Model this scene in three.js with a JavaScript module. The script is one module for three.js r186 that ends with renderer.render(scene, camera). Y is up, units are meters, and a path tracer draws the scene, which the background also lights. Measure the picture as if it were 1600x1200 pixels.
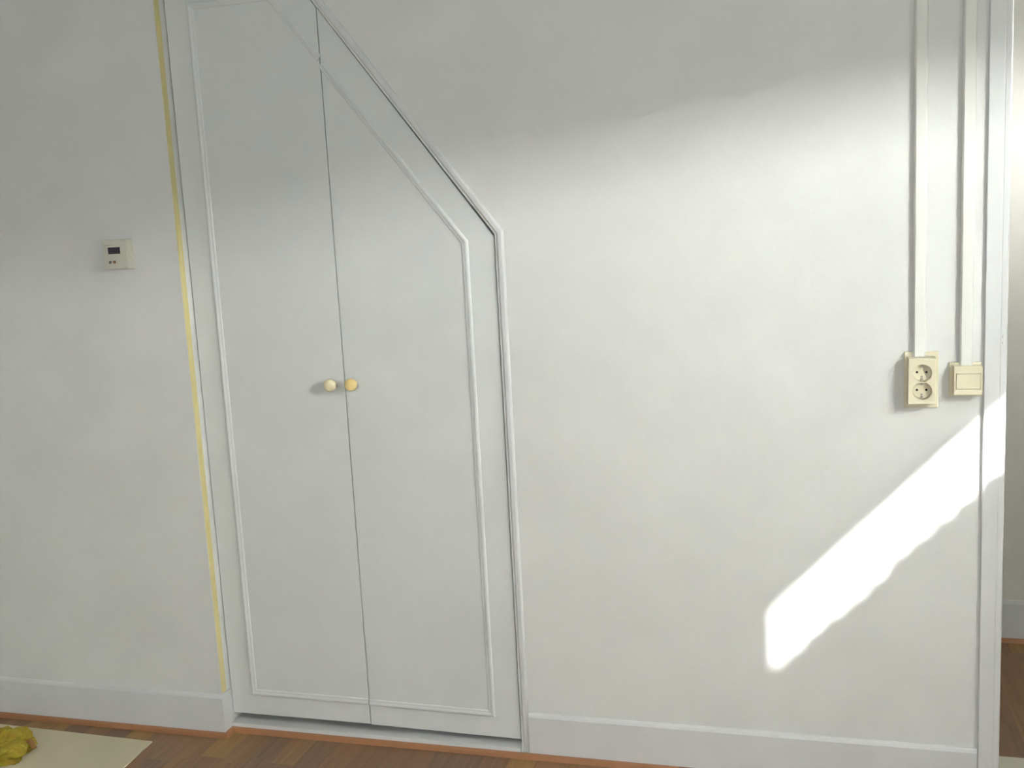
import * as THREE from 'three';
import { RectAreaLightUniformsLib } from 'three/addons/lights/RectAreaLightUniformsLib.js';
import { mergeGeometries } from 'three/addons/utils/BufferGeometryUtils.js';
import { RoundedBoxGeometry } from 'three/addons/geometries/RoundedBoxGeometry.js';
import { ImprovedNoise } from 'three/addons/math/ImprovedNoise.js';

// ---------------------------------------------------------------- camera, sky, sun, exposure
const scene = new THREE.Scene();
const camera = new THREE.PerspectiveCamera(2 * Math.atan(600 / 1650) * 180 / Math.PI, 4 / 3, 0.05, 60);
camera.position.set(0, 1.395, 2.5);
camera.rotation.set(-0.153384, 0.280387, -0.052440, 'YXZ');
scene.add(camera);

scene.background = new THREE.Color().setRGB(0.965, 0.985, 0.95);
scene.backgroundIntensity = 52;

const sun = new THREE.DirectionalLight(new THREE.Color().setRGB(1, 0.985, 0.95), 9);
sun.position.set(1.365 * 4, 1.403 * 4 + 0.5, 2.0 * 4);
sun.target.position.set(0, 0.5, 0);
sun.castShadow = true;
sun.shadow.radius = 1.6;
sun.shadow.mapSize.set(4096, 4096);
Object.assign(sun.shadow.camera, { left: -5, right: 5, top: 5, bottom: -5, near: 0.5, far: 30 });
scene.add(sun, sun.target);
RectAreaLightUniformsLib.init();
const addedFillLight = new THREE.RectAreaLight(new THREE.Color().setRGB(0.91, 0.98, 1.03), 2.7, 1.7, 1.2);   // fill light added behind the camera, no window known there
addedFillLight.position.set(-0.35, 1.4, 4.15);
addedFillLight.lookAt(-0.35, 1.4, 0);
scene.add(addedFillLight);

const renderer = new THREE.WebGLRenderer({ antialias: true });
renderer.toneMapping = THREE.LinearToneMapping;
renderer.toneMappingExposure = 1.67;
renderer.shadowMap.enabled = true;
renderer.shadowMap.type = THREE.PCFSoftShadowMap;

// ---------------------------------------------------------------- helpers
let seed = 1234567;
const rnd = () => { seed = (seed * 1664525 + 1013904223) >>> 0; return seed / 4294967296; };
const noise = new ImprovedNoise();
const fbm = (x, y, z, n = 4) => { let s = 0, a = 1, t = 0; for (let i = 0; i < n; i++) { s += a * noise.noise(x, y, z); t += a; a *= 0.5; x *= 2.03; y *= 2.03; z *= 2.03; } return s / t; };
// a noise that repeats with period p
const tile = (x, y, p, s, z, n) => {
  const f = (a, b) => fbm(a * s, b * s, z, n), u = x / p, v = y / p;
  return (1 - u) * (1 - v) * f(x, y) + u * (1 - v) * f(x - p, y) + (1 - u) * v * f(x, y - p) + u * v * f(x - p, y - p);
};
const names = new Map();
function numbered(n) { const k = names.get(n) ?? 0; names.set(n, k + 1); return k ? n + '_' + String(k).padStart(3, '0') : n; }
function metreUV(g, du = 0, dv = 0) {
  if (g.index) g = g.toNonIndexed();
  const p = g.attributes.position, nn = g.attributes.normal, uv = new Float32Array(p.count * 2);
  for (let i = 0; i < p.count; i++) {
    const ax = Math.abs(nn.getX(i)), ay = Math.abs(nn.getY(i)), az = Math.abs(nn.getZ(i));
    let u, v;
    if (az >= ax && az >= ay) { u = p.getX(i); v = p.getY(i); } else if (ax >= ay) { u = p.getZ(i); v = p.getY(i); } else { u = p.getX(i); v = p.getZ(i); }
    uv[2 * i] = u + du; uv[2 * i + 1] = v + dv;
  }
  g.setAttribute('uv', new THREE.BufferAttribute(uv, 2));
  return g;
}
const box = (x0, x1, y0, y1, z0, z1) => new THREE.BoxGeometry(x1 - x0, y1 - y0, z1 - z0).translate((x0 + x1) / 2, (y0 + y1) / 2, (z0 + z1) / 2);
const rbox = (x0, x1, y0, y1, z0, z1, r = 0.002, s = 2) => new RoundedBoxGeometry(x1 - x0, y1 - y0, z1 - z0, s, r).translate((x0 + x1) / 2, (y0 + y1) / 2, (z0 + z1) / 2);
function clean(g) { if (g.index) g = g.toNonIndexed(); for (const k of Object.keys(g.attributes)) if (!['position', 'normal', 'uv'].includes(k)) g.deleteAttribute(k); return g; }
function obj(name, geos, material, parent = scene) {
  const list = (Array.isArray(geos) ? geos : [geos]).map((g) => clean(g));
  const g = metreUV(list.length > 1 ? mergeGeometries(list) : list[0]);
  const m = new THREE.Mesh(g, material);
  m.name = parent === scene ? numbered(name) : name;
  m.castShadow = m.receiveShadow = true;
  parent.add(m);
  return m;
}
function struct(name, geos, material) { const m = obj(name, geos, material); m.userData.kind = 'structure'; return m; }
function thing(name, label, category, [x, y, z] = [0, 0, 0], group) {
  const o = new THREE.Group(); o.name = numbered(name); o.position.set(x, y, z); o.userData = { label, category };
  if (group) o.userData.group = group;
  scene.add(o); return o;
}
function tag(o, label, category, group) { Object.assign(o.userData, { label, category }); if (group) o.userData.group = group; return o; }
// polygon (x, y) pushed from z0 to z1, small bevel on the front edge
function slab(pts, z0, z1, bevel = 0, holes = []) {
  const s = new THREE.Shape(pts.map((p) => new THREE.Vector2(...p)));
  for (const h of holes) s.holes.push(h instanceof THREE.Path ? h : new THREE.Path(h.map((p) => new THREE.Vector2(...p))));
  const g = new THREE.ExtrudeGeometry(s, { depth: z1 - z0 - 2 * bevel, bevelEnabled: bevel > 0, bevelThickness: bevel, bevelSize: bevel, bevelOffset: -bevel, bevelSegments: 2, curveSegments: 40 });
  return g.translate(0, 0, z0 + bevel);
}
// a profile [d, h] carried along a polyline in the xy plane with mitred corners; d to the left of travel, h along +z
function run(pts, profile, z) {
  const n = pts.length, off = [];
  for (let i = 0; i < n; i++) {
    const a = pts[Math.max(i - 1, 0)], b = pts[i], c = pts[Math.min(i + 1, n - 1)];
    const d1 = new THREE.Vector2(b[0] - a[0], b[1] - a[1]), d2 = new THREE.Vector2(c[0] - b[0], c[1] - b[1]);
    if (i === 0) d1.copy(d2); if (i === n - 1) d2.copy(d1);
    d1.normalize(); d2.normalize();
    const n1 = new THREE.Vector2(-d1.y, d1.x), n2 = new THREE.Vector2(-d2.y, d2.x), m = n1.clone().add(n2).normalize();
    m.multiplyScalar(1 / m.dot(n1)); off.push(m);
  }
  const P = (i, j) => [pts[i][0] + off[i].x * profile[j][0], pts[i][1] + off[i].y * profile[j][0], z + profile[j][1]];
  const v = [];
  for (let i = 0; i + 1 < n; i++) for (let j = 0; j + 1 < profile.length; j++) {
    const A = P(i, j), B = P(i + 1, j), C = P(i + 1, j + 1), D = P(i, j + 1);
    v.push(...A, ...C, ...B, ...A, ...D, ...C);
  }
  for (const i of [0, n - 1]) for (let j = 1; j + 1 < profile.length; j++) v.push(...P(i, 0), ...P(i, i ? j : j + 1), ...P(i, i ? j + 1 : j));
  const g = new THREE.BufferGeometry();
  g.setAttribute('position', new THREE.Float32BufferAttribute(v, 3)); g.computeVertexNormals();
  g.setAttribute('uv', new THREE.Float32BufferAttribute(new Float32Array(v.length / 3 * 2), 2));
  return g;
}
function dataTex(w, h, f, srgb = true) {
  const d = new Uint8Array(w * h * 4);
  for (let y = 0; y < h; y++) for (let x = 0; x < w; x++) { const c = f(x / w, y / h), i = (y * w + x) * 4; for (let k = 0; k < 3; k++) d[i + k] = Math.max(0, Math.min(255, Math.round(c[k] * 255))); d[i + 3] = 255; }
  const t = new THREE.DataTexture(d, w, h); t.magFilter = THREE.LinearFilter; t.minFilter = THREE.LinearMipmapLinearFilter; t.generateMipmaps = true;
  t.wrapS = t.wrapT = THREE.RepeatWrapping; if (srgb) t.colorSpace = THREE.SRGBColorSpace; t.needsUpdate = true; return t;
}
const rep = (t, u, v) => { const c = t.clone(); c.repeat.set(u, v); c.needsUpdate = true; return c; };

// ---------------------------------------------------------------- materials
const mottle = dataTex(256, 256, (u, v) => { const k = 0.97 + 0.05 * tile(u, v, 1, 5, 3.1, 4); return [k, k, k]; });
const weave = dataTex(256, 256, (u, v) => { const k = 0.5 + 0.17 * Math.sin(u * Math.PI * 2 * 32) * Math.sin(v * Math.PI * 2 * 32) + 0.4 * tile(u, v, 1, 24, 7.7, 3); return [k, k, k]; }, false);
const brushed = dataTex(256, 256, (u, v) => { const k = 0.5 + 0.4 * tile(u, v, 1, 9, 1.7, 4); return [k, k, k]; }, false);
const paint = (r, g, b, rough, opt = {}) => new THREE.MeshStandardMaterial({ color: new THREE.Color().setRGB(r, g, b), roughness: rough, ...opt });
const M = {
  wall: paint(0.83, 0.84, 0.815, 0.85, { map: mottle, bumpMap: rep(weave, 5, 5), bumpScale: 0.0005 }),
  wallHall: paint(0.84, 0.815, 0.755, 0.85, { map: mottle, bumpMap: rep(weave, 5, 5), bumpScale: 0.0005 }),
  ceiling: paint(0.66, 0.67, 0.66, 0.9, { map: mottle }),
  door: paint(0.815, 0.845, 0.83, 0.42, { map: mottle, bumpMap: rep(brushed, 2, 2), bumpScale: 0.0003 }),
  gloss: paint(0.80, 0.815, 0.81, 0.36, { map: mottle }),
  skirting: paint(0.79, 0.80, 0.80, 0.45, { map: mottle }),
  conduit: paint(0.82, 0.825, 0.78, 0.5),
  cream: paint(0.78, 0.725, 0.53, 0.36),
  creamPin: paint(0.02, 0.018, 0.012, 0.7),
  metal: paint(0.42, 0.38, 0.32, 0.4, { metalness: 0.8 }),
  thermostat: paint(0.64, 0.63, 0.53, 0.5),
  screen: paint(0.055, 0.04, 0.055, 0.25),
  buttonGrey: paint(0.12, 0.118, 0.085, 0.5),
  buttonBrown: paint(0.22, 0.085, 0.035, 0.5),
  print: paint(0.36, 0.35, 0.29, 0.6),
  knobPale: paint(0.86, 0.78, 0.52, 0.3),
  knob: paint(0.86, 0.68, 0.30, 0.28),
  lath: paint(0.37, 0.17, 0.075, 0.45),
  sheet: paint(0.72, 0.65, 0.455, 0.75, { map: mottle }),
  threshold: paint(0.70, 0.66, 0.54, 0.6, { map: mottle }),
  curtain: new THREE.MeshPhysicalMaterial({ color: new THREE.Color().setRGB(0.8, 0.79, 0.75), roughness: 1, transmission: 0.05, thickness: 0, side: THREE.DoubleSide }),
  fillGlow: paint(0.8, 0.8, 0.78, 0.9, { emissive: new THREE.Color().setRGB(0.91, 0.98, 1.03), emissiveIntensity: 0.4 }),  // self-lit surface of the fill panel added behind the camera
  chip: paint(0.42, 0.42, 0.40, 0.8),
  unseenBlocker: paint(0.10, 0.105, 0.095, 0.9),  // even dark tone of the unseen block beyond the window
  ground: paint(0.17, 0.18, 0.16, 1),
};
M.tape = paint(1, 1, 1, 0.6, { map: dataTex(64, 512, (u, v) => { const k = 0.5 + 0.9 * tile(u, v, 1, 9, 5.2, 4), s = Math.min(1, Math.max(0, k)); return [0.90 - 0.05 * s, 0.86 - 0.06 * s, 0.67 - 0.15 * s]; }) });
M.tape.map.repeat.set(8, 0.7);
const woodTex = [0, 1, 2].map((i) => dataTex(128, 512, (u, v) => {
  const g = tile(u, v * 0.22, 1, 12, 2.3 + i * 9, 4), l = tile(u, v * 0.1, 1, 40, 8.3 + i * 5, 2), k = 0.90 + 0.22 * g + 0.05 * l;
  return [k, k * 0.985, k * 0.96];
}));
woodTex.forEach((t) => t.repeat.set(7, 1.4));
const woodTones = [[0.31, 0.165, 0.082], [0.28, 0.155, 0.083], [0.33, 0.185, 0.085], [0.26, 0.15, 0.087], [0.35, 0.20, 0.09], [0.30, 0.16, 0.076], [0.32, 0.18, 0.09], [0.245, 0.14, 0.084], [0.42, 0.245, 0.085]];
const woodMats = woodTones.map((c, i) => paint(...c, 0.42, { map: woodTex[i % 3] }));
const floorTex = dataTex(1024, 1024, (u, v) => {                       // the same strips where they are out of sight
  const s = Math.floor(u * 14), o = ((s * 7919) % 97) / 97, r = Math.floor((v * 3 + o)) % 3, c = woodTones[(s * 5 + r * 3 + (s * s) % 7) % 8];
  const g = 0.9 + 0.3 * tile(u * 8 % 1, v, 1, 14, s * 1.7, 3);
  return c.map((k) => Math.pow(k * g, 1 / 2.2));
});
M.floorRest = paint(1, 1, 1, 0.42, { map: floorTex });

// ---------------------------------------------------------------- room shell
const H = 2.55;
const DX0 = -1.604, DX1 = -0.7445, DTOP = 2.08, SLOPE = -1.35, DYR = 1.3645;      // closet opening
const slantX = (y) => DX1 + (y - DYR) / SLOPE;
const opening = [[DX0, 0.0], [DX1, 0.0], [DX1, DYR], [slantX(DTOP), DTOP], [DX0, DTOP]];
const JX = 0.4080, JX2 = 1.1, DOORH = 2.1;                                        // doorway to the next room
struct('wall_left', box(-3.7, -3.6, 0, H, -0.6, 4.3), M.wall);
struct('wall_rear', slab([[-3.7, 0], [1.26, 0], [1.26, H], [-3.7, H]], 4.2, 4.3, 0, [[[-1.2, 0.8], [0.5, 0.8], [0.5, 2.0], [-1.2, 2.0]]]), M.wall);
{
  const w = struct('added_window_2', slab([[-1.2, 0.8], [0.5, 0.8], [0.5, 2.0], [-1.2, 2.0]], 4.22, 4.28, 0, [[[-1.15, 0.85], [0.45, 0.85], [0.45, 1.95], [-1.15, 1.95]]]), M.gloss);  // frame added round the fill light, out of view
  obj('added_glow_panel', box(-1.2, 0.5, 0.8, 2.0, 4.175, 4.178), M.fillGlow, w);  // glowing panel added for soft fill
}
struct('wall_back_left', box(-3.6, DX0, 0, H, -0.12, 0.040), M.wall);
struct('wall_back', slab([[DX0, DTOP], [DX0, H], [1.14, H], [1.14, 0], [JX2, 0], [JX2, DOORH], [JX, DOORH], [JX, 0], [DX1, 0], [DX1, DYR], [slantX(DTOP), DTOP]], -0.12, 0), M.wall);
// the side wall with the window the daylight comes through (built in the zy plane, then turned)
function sideWall(x0, x1, z0, z1, y0, y1, holes) {
  const g = slab([[-z0, y0], [-z0, y1], [-z1, y1], [-z1, y0]], 0, x1 - x0, 0, holes.map(([a, b, c, d]) => [[-a, c], [-b, c], [-b, d], [-a, d]]));
  return g.rotateY(Math.PI / 2).translate(x0, 0, 0);
}
const WZ0 = 0.8, WZ1 = 1.988, WY0 = 0.85, WY1 = 1.83, HZ0 = -0.75, HZ1 = -0.45, HY0 = 1.62, HY1 = 1.92;
struct('wall_right', sideWall(1.14, 1.26, -1.1, 4.3, 0, H, [[WZ0, WZ1, WY0, WY1], [HZ0, HZ1, HY0, HY1]]), M.wall);  // second hole: unseen opening placed to light the hall wall
struct('wall_hall', box(-0.5, 1.14, 0, H, -1.1, -0.972), M.wallHall);
struct('wall_hall_end', box(-0.6, -0.5, 0, H, -1.1, -0.12), M.wall);
struct('ceiling', box(-3.7, 1.26, H, H + 0.1, -1.1, 4.3), M.ceiling);

// floor: a slab, strips of parquet in the part one can see, the same print beyond
const floor = struct('floor', box(-3.7, 1.26, -0.12, -0.008, -1.1, 4.3), M.floorRest);
const rest = obj('parquet_field', [box(-3.6, 1.14, -0.008, 0, 1.3, 4.2), box(-3.6, -2.94, -0.008, 0, 0, 1.3)], M.floorRest, floor);
rest.userData.kind = 'stuff';
{
  const cache = new Map();
  const SW = 0.07;
  const plank = (x, z0, z1) => {
    const len = Math.round((z1 - z0) * 100) / 100, variant = Math.floor(rnd() * 3), key = len + '/' + variant;
    if (!cache.has(key)) { const g = metreUV(new THREE.BoxGeometry(SW - 0.0003, 0.008, len - 0.0003), variant * 0.31, variant * 0.47); cache.set(key, g); }
    const m = new THREE.Mesh(cache.get(key), woodMats[Math.min(8, Math.floor(Math.pow(rnd(), 1.1) * 9))]);
    m.name = 'plank'; m.position.set(x + SW / 2, -0.004, (z0 + z1) / 2); m.castShadow = m.receiveShadow = true; floor.add(m);
  };
  const strip = (x, z0, z1) => {
    let z = z0; const L = [0.3, 0.42, 0.36, 0.48];
    let first = [0.1, 0.2, 0.28, 0.36, 0.16][Math.floor(rnd() * 5)];
    while (z < z1 - 0.004) { let e = z + (z === z0 ? first : L[Math.floor(rnd() * 4)]); if (z1 - e < 0.1) e = z1; plank(x, z, e); z = e; }
  };
  for (let i = 0; i < 58; i++) strip(-2.94 + i * SW, 0, 1.3);
  for (let i = 0; i < 11; i++) strip(JX - 0.03 + i * SW, -0.972, -0.19);
}

// skirting and the lacquered lath at its foot
const SK = 0.122;
const skirtProfile = (y1, z0, z1) => [[z0, 0.0], [z1, 0.0], [z1, y1 - 0.010], [z1 - 0.0025, y1 - 0.004], [z1 - 0.006, y1], [z0, y1]];
function skirting(name, x0, x1, z0, z1, y1) {
  const s = new THREE.Shape(skirtProfile(y1, z0, z1).map(([z, y]) => new THREE.Vector2(-z, y)));
  const g = new THREE.ExtrudeGeometry(s, { depth: x1 - x0, bevelEnabled: false }).rotateY(Math.PI / 2).translate(x0, 0, 0);
  return struct(name, g, M.skirting);
}
skirting('baseboard_left', -3.6, -1.5995, -0.004, 0.048, SK);
skirting('baseboard_right', -0.7210, 0.3630, 0.0, 0.010, SK);
skirting('baseboard_hall', -0.5, 1.14, -0.972, -0.960, 0.134);
const lath = (name, pts, y = 0.0) => {
  const v = pts.map(([x, z]) => [x, -z]);
  const g = run(v, [[0, 0], [0, 0.0125], [-0.006, 0.0125], [-0.010, 0.009], [-0.0125, 0], [0, 0]], y).rotateX(-Math.PI / 2);
  return struct(name, g, M.lath);
};
lath('trim_1', [[-3.6, 0.048], [-1.5995, 0.048], [-1.5995, 0.010], [0.3630, 0.010]]);
lath('trim_2', [[-0.5, -0.960], [1.14, -0.960]]);

// door frame at the end of the wall
{
  const prof = [[0.3640, -0.002], [0.3640, 0.0085], [0.3655, 0.0100], [0.3945, 0.0100], [0.3960, 0.0092], [0.3975, 0.0100], [0.4060, 0.0100], [0.4085, 0.0088], [0.4100, 0.006], [0.4100, -0.13], [0.3640, -0.13]];
  const s = new THREE.Shape(prof.map(([x, z]) => new THREE.Vector2(x, -z)));
  const jamb = struct('door_1', new THREE.ExtrudeGeometry(s, { depth: DOORH + 0.05, bevelEnabled: false }).rotateX(-Math.PI / 2), M.gloss);
  obj('frame_head', box(JX, 1.094, DOORH - 0.006, DOORH + 0.05, -0.13, 0.010), M.gloss, jamb);
  obj('frame_post', box(1.094, 1.138, 0, DOORH + 0.05, -0.13, 0.010), M.gloss, jamb);
  for (const y of [1.0765, 1.0905]) obj('paint_chip', slab([[0.3990, y - 0.003], [0.4008, y - 0.0022], [0.4007, y + 0.001], [0.4006, y + 0.0042], [0.3996, y + 0.001]], 0.0099, 0.0103), M.chip, jamb);
  const t = struct('trim_3', rbox(JX, 1.094, 0, 0.011, -0.186, -0.0, 0.003), M.threshold);
}

// ---------------------------------------------------------------- built-in closet under the slope
{
  const c = thing('built_in_closet', 'white built-in double-door closet with sloping top right corner', 'closet');
  const FZ = -0.006, CX = -1.1760, y0 = 0.0475, slantDoor = (x) => DYR - 0.006 + SLOPE * (x - DX1), top = DTOP - 0.006;
  const rightEdge = DX1 - 0.0036, leftEdge = DX0 + 0.0028;
  const topX = DX1 + (top - DYR + 0.006) / SLOPE;
  const prof = [[-0.009, 0], [-0.009, 0.0016], [-0.0070, 0.0042], [-0.004, 0.0056], [-0.001, 0.0052], [0.003, 0.0036], [0.0060, 0.0034], [0.0082, 0.0022], [0.009, 0]];
  const knobShape = (mat, parent, x, y) => {
    const p = [[0.0075, 0], [0.0085, 0.002], [0.0068, 0.006], [0.0075, 0.010], [0.012, 0.0135], [0.0158, 0.019], [0.0166, 0.0245], [0.0150, 0.030], [0.0105, 0.0345], [0.0045, 0.0365], [0, 0.0368]];
    return obj('knob', new THREE.LatheGeometry(new THREE.SplineCurve(p.map((q) => new THREE.Vector2(...q))).getPoints(28), 36).rotateX(Math.PI / 2).translate(x, y, FZ), mat, parent);
  };
  const dl = obj('door', slab([[leftEdge, y0], [CX - 0.0013, y0], [CX - 0.0013, slantDoor(CX) + 0.002], [topX, top], [leftEdge, top]], FZ - 0.018, FZ, 0.0008), M.door, c);
  const bl = [[CX - 0.0016, 0.1125], [-1.5275, 0.1145], [-1.5275, 1.9795], [-1.3020, 1.9795], [CX - 0.0016, 1.8185]];
  obj('moulding', run(bl.slice().reverse(), prof, FZ), M.door, dl);
  knobShape(M.knobPale, dl, -1.2080, 0.996).userData.label = 'pale cream round knob';
  const dr = obj('door', slab([[CX + 0.0013, y0 - 0.002], [rightEdge, y0 - 0.007], [rightEdge, DYR - 0.0055], [CX + 0.0013, slantDoor(CX)]], FZ - 0.018, FZ, 0.0008), M.door, c);
  const br = [[CX + 0.0016, 1.8045], [-0.8240, 1.3482], [-0.8240, 0.1070], [CX + 0.0016, 0.1110]];
  obj('moulding', run(br.slice().reverse(), prof, FZ), M.door, dr);
  knobShape(M.knob, dr, -1.1490, 0.997).userData.label = 'yellow varnished round knob';
  // rim lath round the sloping side of the opening
  obj('rim_strip', run([[DX1, 0.0], [DX1, DYR], [slantX(DTOP), DTOP]], [[0, -0.034], [0, -0.0068], [-0.0060, 0.0022], [-0.0085, 0.0042], [-0.0175, 0.0048], [-0.0212, 0.0030], [-0.0230, 0], [-0.0230, -0.034]], 0), M.gloss, c);
  obj('sill', rbox(DX0 + 0.001, DX1, 0.001, 0.0235, -0.10, 0.010, 0.0015), M.gloss, c);
}
struct('closet_carcass', [box(DX0 - 0.015, DX0, 0, H, -0.58, -0.12), box(DX1, DX1 + 0.015, 0, H, -0.58, -0.12), box(DX0 - 0.015, DX1 + 0.015, 0, H, -0.60, -0.58)], M.wall);  // closet carcass: sides and back behind the doors
// old tape along the corner of the left wall
tag(obj('masking_tape', rbox(-1.6045, -1.6029, 0.124, 2.50, 0.016, 0.0385, 0.0005, 1), M.tape), 'yellowed tape strip running up the wall corner beside the closet', 'tape');

// ---------------------------------------------------------------- wall fittings
{
  const t = thing('thermostat', 'small cream box thermostat with dark display on the left wall', 'thermostat', [-1.7755, 1.36, 0.040]);
  const w = 0.0370, h = 0.0385;
  obj('body', slab([[-w, -h], [w, -h], [w, h], [-w, h]], 0, 0.028, 0.0025), M.thermostat, t);
  obj('back_plate', rbox(-w - 0.001, w + 0.001, -h - 0.001, h + 0.001, -0.0, 0.004, 0.001), M.thermostat, t);
  obj('bezel', slab([[-0.0225, 0.0], [0.0195, 0.0], [0.0195, 0.0215], [-0.0225, 0.0215]], 0.0275, 0.0288, 0.0005, [[[-0.0205, 0.002], [0.0170, 0.002], [0.0170, 0.0195], [-0.0205, 0.0195]]]), M.thermostat, t);
  obj('display', box(-0.0206, 0.0171, 0.0019, 0.0196, 0.0270, 0.0284), M.screen, t);
  obj('button', new THREE.CylinderGeometry(0.0037, 0.0040, 0.003, 24).rotateX(Math.PI / 2).translate(-0.0165, -0.0195, 0.0290), M.buttonGrey, t).userData.label = 'grey button';
  obj('button', new THREE.CylinderGeometry(0.0037, 0.0040, 0.003, 24).rotateX(Math.PI / 2).translate(-0.0035, -0.0192, 0.0290), M.buttonBrown, t).userData.label = 'brown button';
  const marks = []; let x = -0.0315; while (x < -0.012) { const wd = 0.0010 + 0.0009 * rnd(); marks.push(box(x, x + wd, 0.0245, 0.0262 + 0.0006 * rnd(), 0.0279, 0.0282)); x += wd + 0.0006; }
  obj('printed_mark', marks, M.print, t);
}
function conduit(x0, x1, y0, label) {
  const d = 0.0155, p = [[x0, 0], [x0, d - 0.006], [x0 + 0.0006, d - 0.0055], [x0 + 0.0006, d - 0.003], [x0 + 0.003, d - 0.0006], [x0 + 0.004, d], [x1 - 0.004, d], [x1 - 0.002, d - 0.0008], [x1 - 0.0006, d - 0.003], [x1 - 0.0006, d - 0.0055], [x1, d - 0.006], [x1, 0]];
  const s = new THREE.Shape(p.map(([x, z]) => new THREE.Vector2(x, -z)));
  const g = new THREE.ExtrudeGeometry(s, { depth: H - y0, bevelEnabled: false }).rotateX(-Math.PI / 2).translate(0, y0, 0);
  tag(obj('cable_conduit', g, M.conduit), label, 'conduit', 'white cable conduits on the wall');
}
conduit(0.2165, 0.2435, 1.044, 'white plastic cable conduit running up from the double socket');
conduit(0.3130, 0.3400, 1.0245, 'white plastic cable conduit running up from the light switch');

// a surface box: wedge-sided housing with front openings
function housing(x0, x1, y0, y1, z0, z1, holes, bevel = 0.0022) { return slab([[x0, y0], [x1, y0], [x1, y1], [x0, y1]], z0, z1, bevel, holes); }
{
  const t = thing('double_socket', 'cream surface-mounted double wall socket under the left conduit', 'socket', [0.2345, 0.93, 0]);
  const ox = -0.2345, oy = -0.93;
  obj('base_plate', rbox(0.1985 + ox, 0.2705 + ox, 0.932 + oy, 1.0595 + oy, 0, 0.007, 0.002), M.cream, t);
  const cx = 0.2338 + ox, cys = [1.0152 + oy, 0.9752 + oy], r = 0.0192, FZ = 0.041;
  const hole = (cy, rr) => new THREE.Path().absarc(cx, cy, rr, 0, Math.PI * 2, true);
  const x0 = 0.2045 + ox, x1 = 0.2620 + ox, y0 = 0.946 + oy, y1 = 1.049 + oy;
  obj('housing', [housing(x0, x1, y0, y1, FZ - 0.006, FZ, cys.map((c) => hole(c, r)), 0.0018),
    slab([[x0, y0], [x1, y0], [x1, y1], [x0, y1]], 0.006, FZ - 0.004, 0, cys.map((c) => hole(c, r + 0.0003)))], M.cream, t);
  obj('lower_lip', run([[x0 + 0.0005, y0 + 0.0045], [x1 - 0.0005, y0 + 0.0045]], [[-0.0042, 0], [-0.0042, 0.0020], [-0.0034, 0.0027], [0.0040, 0.0]], FZ - 0.0002), M.cream, t);
  for (const cy of cys) {
    const cup = new THREE.LatheGeometry([[0, 0.0265], [r - 0.0015, 0.0265], [r, 0.028], [r, FZ - 0.001]].map(([a, b]) => new THREE.Vector2(a, b)), 48).rotateX(Math.PI / 2).translate(cx, cy, 0);
    const well = obj('socket_well', cup, M.cream, t); well.material = M.creamDouble ??= Object.assign(M.cream.clone(), { side: THREE.DoubleSide });
    for (const s of [-1, 1]) obj('pin_hole', new THREE.CylinderGeometry(0.0026, 0.0026, 0.0012, 20).rotateX(Math.PI / 2).translate(cx + s * 0.0098, cy + 0.0008, 0.0267), M.creamPin, well);
    for (const s of [-1, 1]) obj('earth_clip', rbox(cx - 0.0026, cx + 0.0026, cy + s * 0.0155 - 0.0026, cy + s * 0.0155 + 0.0026, 0.0265, 0.0345, 0.0008), M.metal, well);
    obj('screw', new THREE.CylinderGeometry(0.0021, 0.0021, 0.0015, 18).rotateX(Math.PI / 2).translate(cx, cy - 0.0095, 0.0269), M.metal, well);
  }
}
{
  const t = thing('light_switch', 'cream surface-mounted rocker light switch beside the door frame', 'switch', [0.3285, 0.957, 0]);
  const ox = -0.3285, oy = -0.957, FZ = 0.034;
  obj('base_plate', rbox(0.2925 + ox, 0.3600 + ox, 0.958 + oy, 1.0340 + oy, 0, 0.007, 0.002), M.cream, t);
  const x0 = 0.2995 + ox, x1 = 0.3585 + ox, y0 = 0.9655 + oy, y1 = 1.0285 + oy;
  const rx0 = 0.3040 + ox, rx1 = 0.3535 + ox, ry0 = 0.9785 + oy, ry1 = 1.0125 + oy;
  obj('housing', [housing(x0, x1, y0, y1, FZ - 0.006, FZ, [[[rx0, ry0], [rx1, ry0], [rx1, ry1], [rx0, ry1]]], 0.0015), slab([[x0, y0], [x1, y0], [x1, y1], [x0, y1]], 0.006, FZ - 0.005, 0)], M.cream, t);
  obj('rocker', rbox(-0.0243, 0.0243, -0.0166, 0.0166, -0.004, 0.004, 0.0012).rotateX(-0.05).translate((rx0 + rx1) / 2, (ry0 + ry1) / 2, FZ - 0.0022), M.cream, t);
  obj('lower_lip', run([[x0 + 0.0005, y0 + 0.0055], [x1 - 0.0005, y0 + 0.0055]], [[-0.0052, 0], [-0.0052, 0.0020], [-0.0045, 0.0028], [0.0042, 0.0]], FZ - 0.0002), M.cream, t);
}

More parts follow.
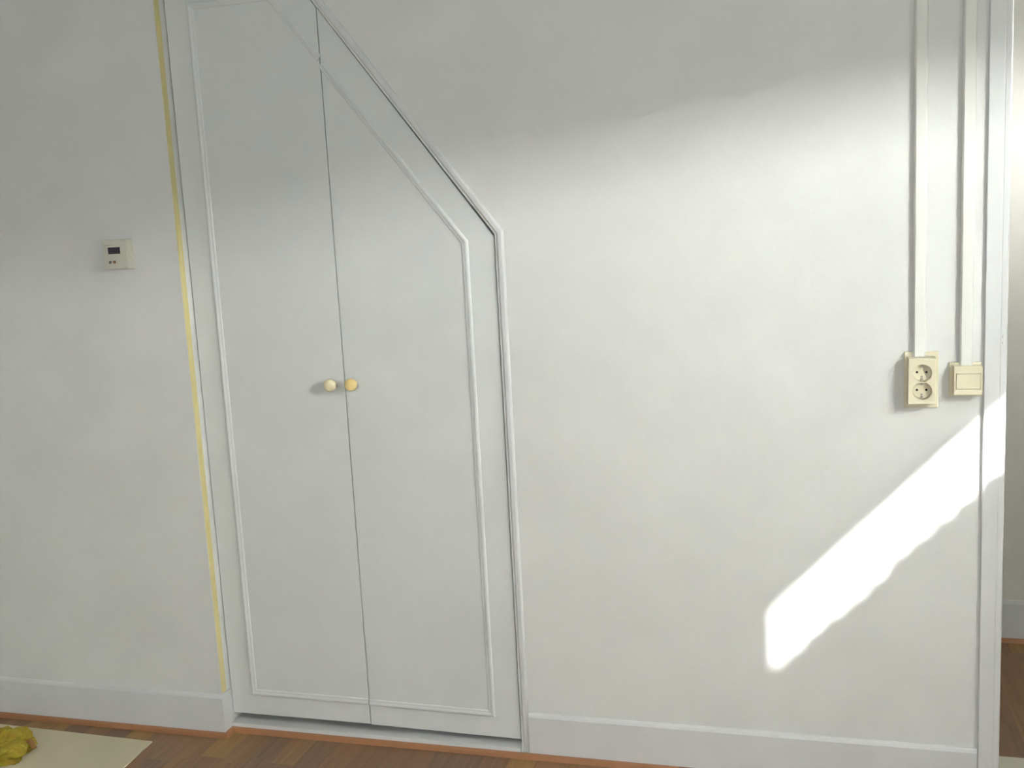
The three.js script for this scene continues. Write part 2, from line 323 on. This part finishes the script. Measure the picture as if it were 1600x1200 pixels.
// ---------------------------------------------------------------- on the floor
{
  const g = slab([[-1.792, -0.1157], [-1.5600, -3.2], [-3.10, -3.2], [-3.10, -0.0826]], 0, 0.004, 0.0008).rotateX(-Math.PI / 2);  // long unseen part towards the rear added to bounce neutral light
  tag(obj('floor_sheet', g, M.sheet), 'cream rectangular sheet lying flat on the parquet floor', 'sheet');
}
{
  const c = thing('crumpled_cloth', 'crumpled yellow cloth lying on the cream sheet', 'cloth', [-2.195, 0.004, 0.262]);
  const g = new THREE.IcosahedronGeometry(1, 40), p = g.attributes.position, v = new THREE.Vector3();
  for (let i = 0; i < p.count; i++) {
    v.fromBufferAttribute(p, i);
    const a = Math.atan2(v.z, v.x), f = 0.20 * (1 - 2 * Math.abs(fbm(v.x * 1.7 + 4, v.y * 1.7, v.z * 1.7, 3)) * 1.6) + 0.16 * fbm(v.x * 3.1, v.y * 3.1 + 9, v.z * 3.1, 3) + 0.05 * Math.sin(a * 7 + 3 * v.y);
    const k = 0.86 + f; v.multiplyScalar(k);
    const y = v.y > 0 ? v.y * 0.052 : v.y * 0.004;
    p.setXYZ(i, v.x * 0.098, y + 0.003, v.z * 0.098);
  }
  g.computeVertexNormals();
  M.cloth = paint(1, 1, 1, 0.9, { map: dataTex(256, 256, (u, v2) => { const k = Math.min(1, Math.max(0, 0.5 + 1.5 * tile(u, v2, 1, 6, 11.1, 4))); return [0.66 - 0.02 * k, 0.63 - 0.11 * k, 0.17]; }), side: THREE.DoubleSide });
  M.cloth.map.repeat.set(6, 6);
  obj('cloth', g, M.cloth, c);
  const curve = new THREE.CatmullRomCurve3([[0.066, 0.020, -0.045], [0.086, 0.023, -0.042], [0.100, 0.019, -0.034], [0.106, 0.012, -0.03]].map((q) => new THREE.Vector3(...q)));
  obj('cloth_tip', new THREE.TubeGeometry(curve, 20, 0.0075, 12), paint(0.32, 0.16, 0.05, 0.8), c).userData.label = 'orange brown tip';
  for (const q of [[0.07, 0.02, 0.0, 0.032], [0.04, 0.028, -0.05, 0.036]]) {
    const b = new THREE.IcosahedronGeometry(1, 16), bp = b.attributes.position;
    for (let i = 0; i < bp.count; i++) { v.fromBufferAttribute(bp, i); v.multiplyScalar(1 + 0.35 * fbm(v.x * 1.6 + q[3] * 90, v.y * 1.6, v.z * 1.6, 3)); bp.setXYZ(i, q[0] + v.x * q[3], Math.max(0.002, q[1] + v.y * q[3] * 0.75), q[2] + v.z * q[3]); }
    b.computeVertexNormals(); obj('fold', b, M.cloth, c);
  }
}

// ---------------------------------------------------------------- the window that lights the room, out of the picture
{
  const w = struct('window_1', [box(1.13, 1.255, WY0 - 0.03, WY0, WZ0 - 0.03, WZ1 + 0.03)], M.gloss);
  const c = [];
  const zs = 120, top = (z) => 1.652 + 0.006 * Math.sin((z - 0.8) * 2 * Math.PI / 0.31) + 0.003 * Math.sin((z - 0.8) * 2 * Math.PI / 0.12 + 1) + 0.10 * Math.pow(Math.max(0, (z - 1.90) / 0.09), 2.6);  // unseen top edge, curved to shape the lower rim of the sun patch
  const fold = (z) => 1.236 + 0.008 * Math.sin((z - 0.8) * 2 * Math.PI / 0.07) ;
  const quad = (dx) => {
    for (let i = 0; i < zs; i++) {
      const a = WZ0 + (WZ1 - WZ0) * i / zs, b = WZ0 + (WZ1 - WZ0) * (i + 1) / zs, y0 = WY0 + 0.004;
      const A = [fold(a) + dx, y0, a], B = [fold(b) + dx, y0, b], C = [fold(b) + dx, top(b), b], D = [fold(a) + dx, top(a), a];
      c.push(...A, ...B, ...C, ...A, ...C, ...D);
    }
  };
  quad(0);
  const g = new THREE.BufferGeometry(); g.setAttribute('position', new THREE.Float32BufferAttribute(c, 3)); g.computeVertexNormals();
  g.setAttribute('uv', new THREE.Float32BufferAttribute(new Float32Array(c.length / 3 * 2), 2));
  tag(obj('unseen_curtain', g, M.curtain), 'unseen half-height curtain that shapes the lower edge of the sun patch', 'curtain');
  struct('ground_outside', box(1.26, 14, -0.3, -0.1, -8, 14), M.ground);
  struct('unseen_sky_blocker', box(7, 7.3, -0.1, 2.47, -8, 14), M.unseenBlocker);  // out of view, placed to keep the low sky off the upper wall
}

renderer.render(scene, camera);
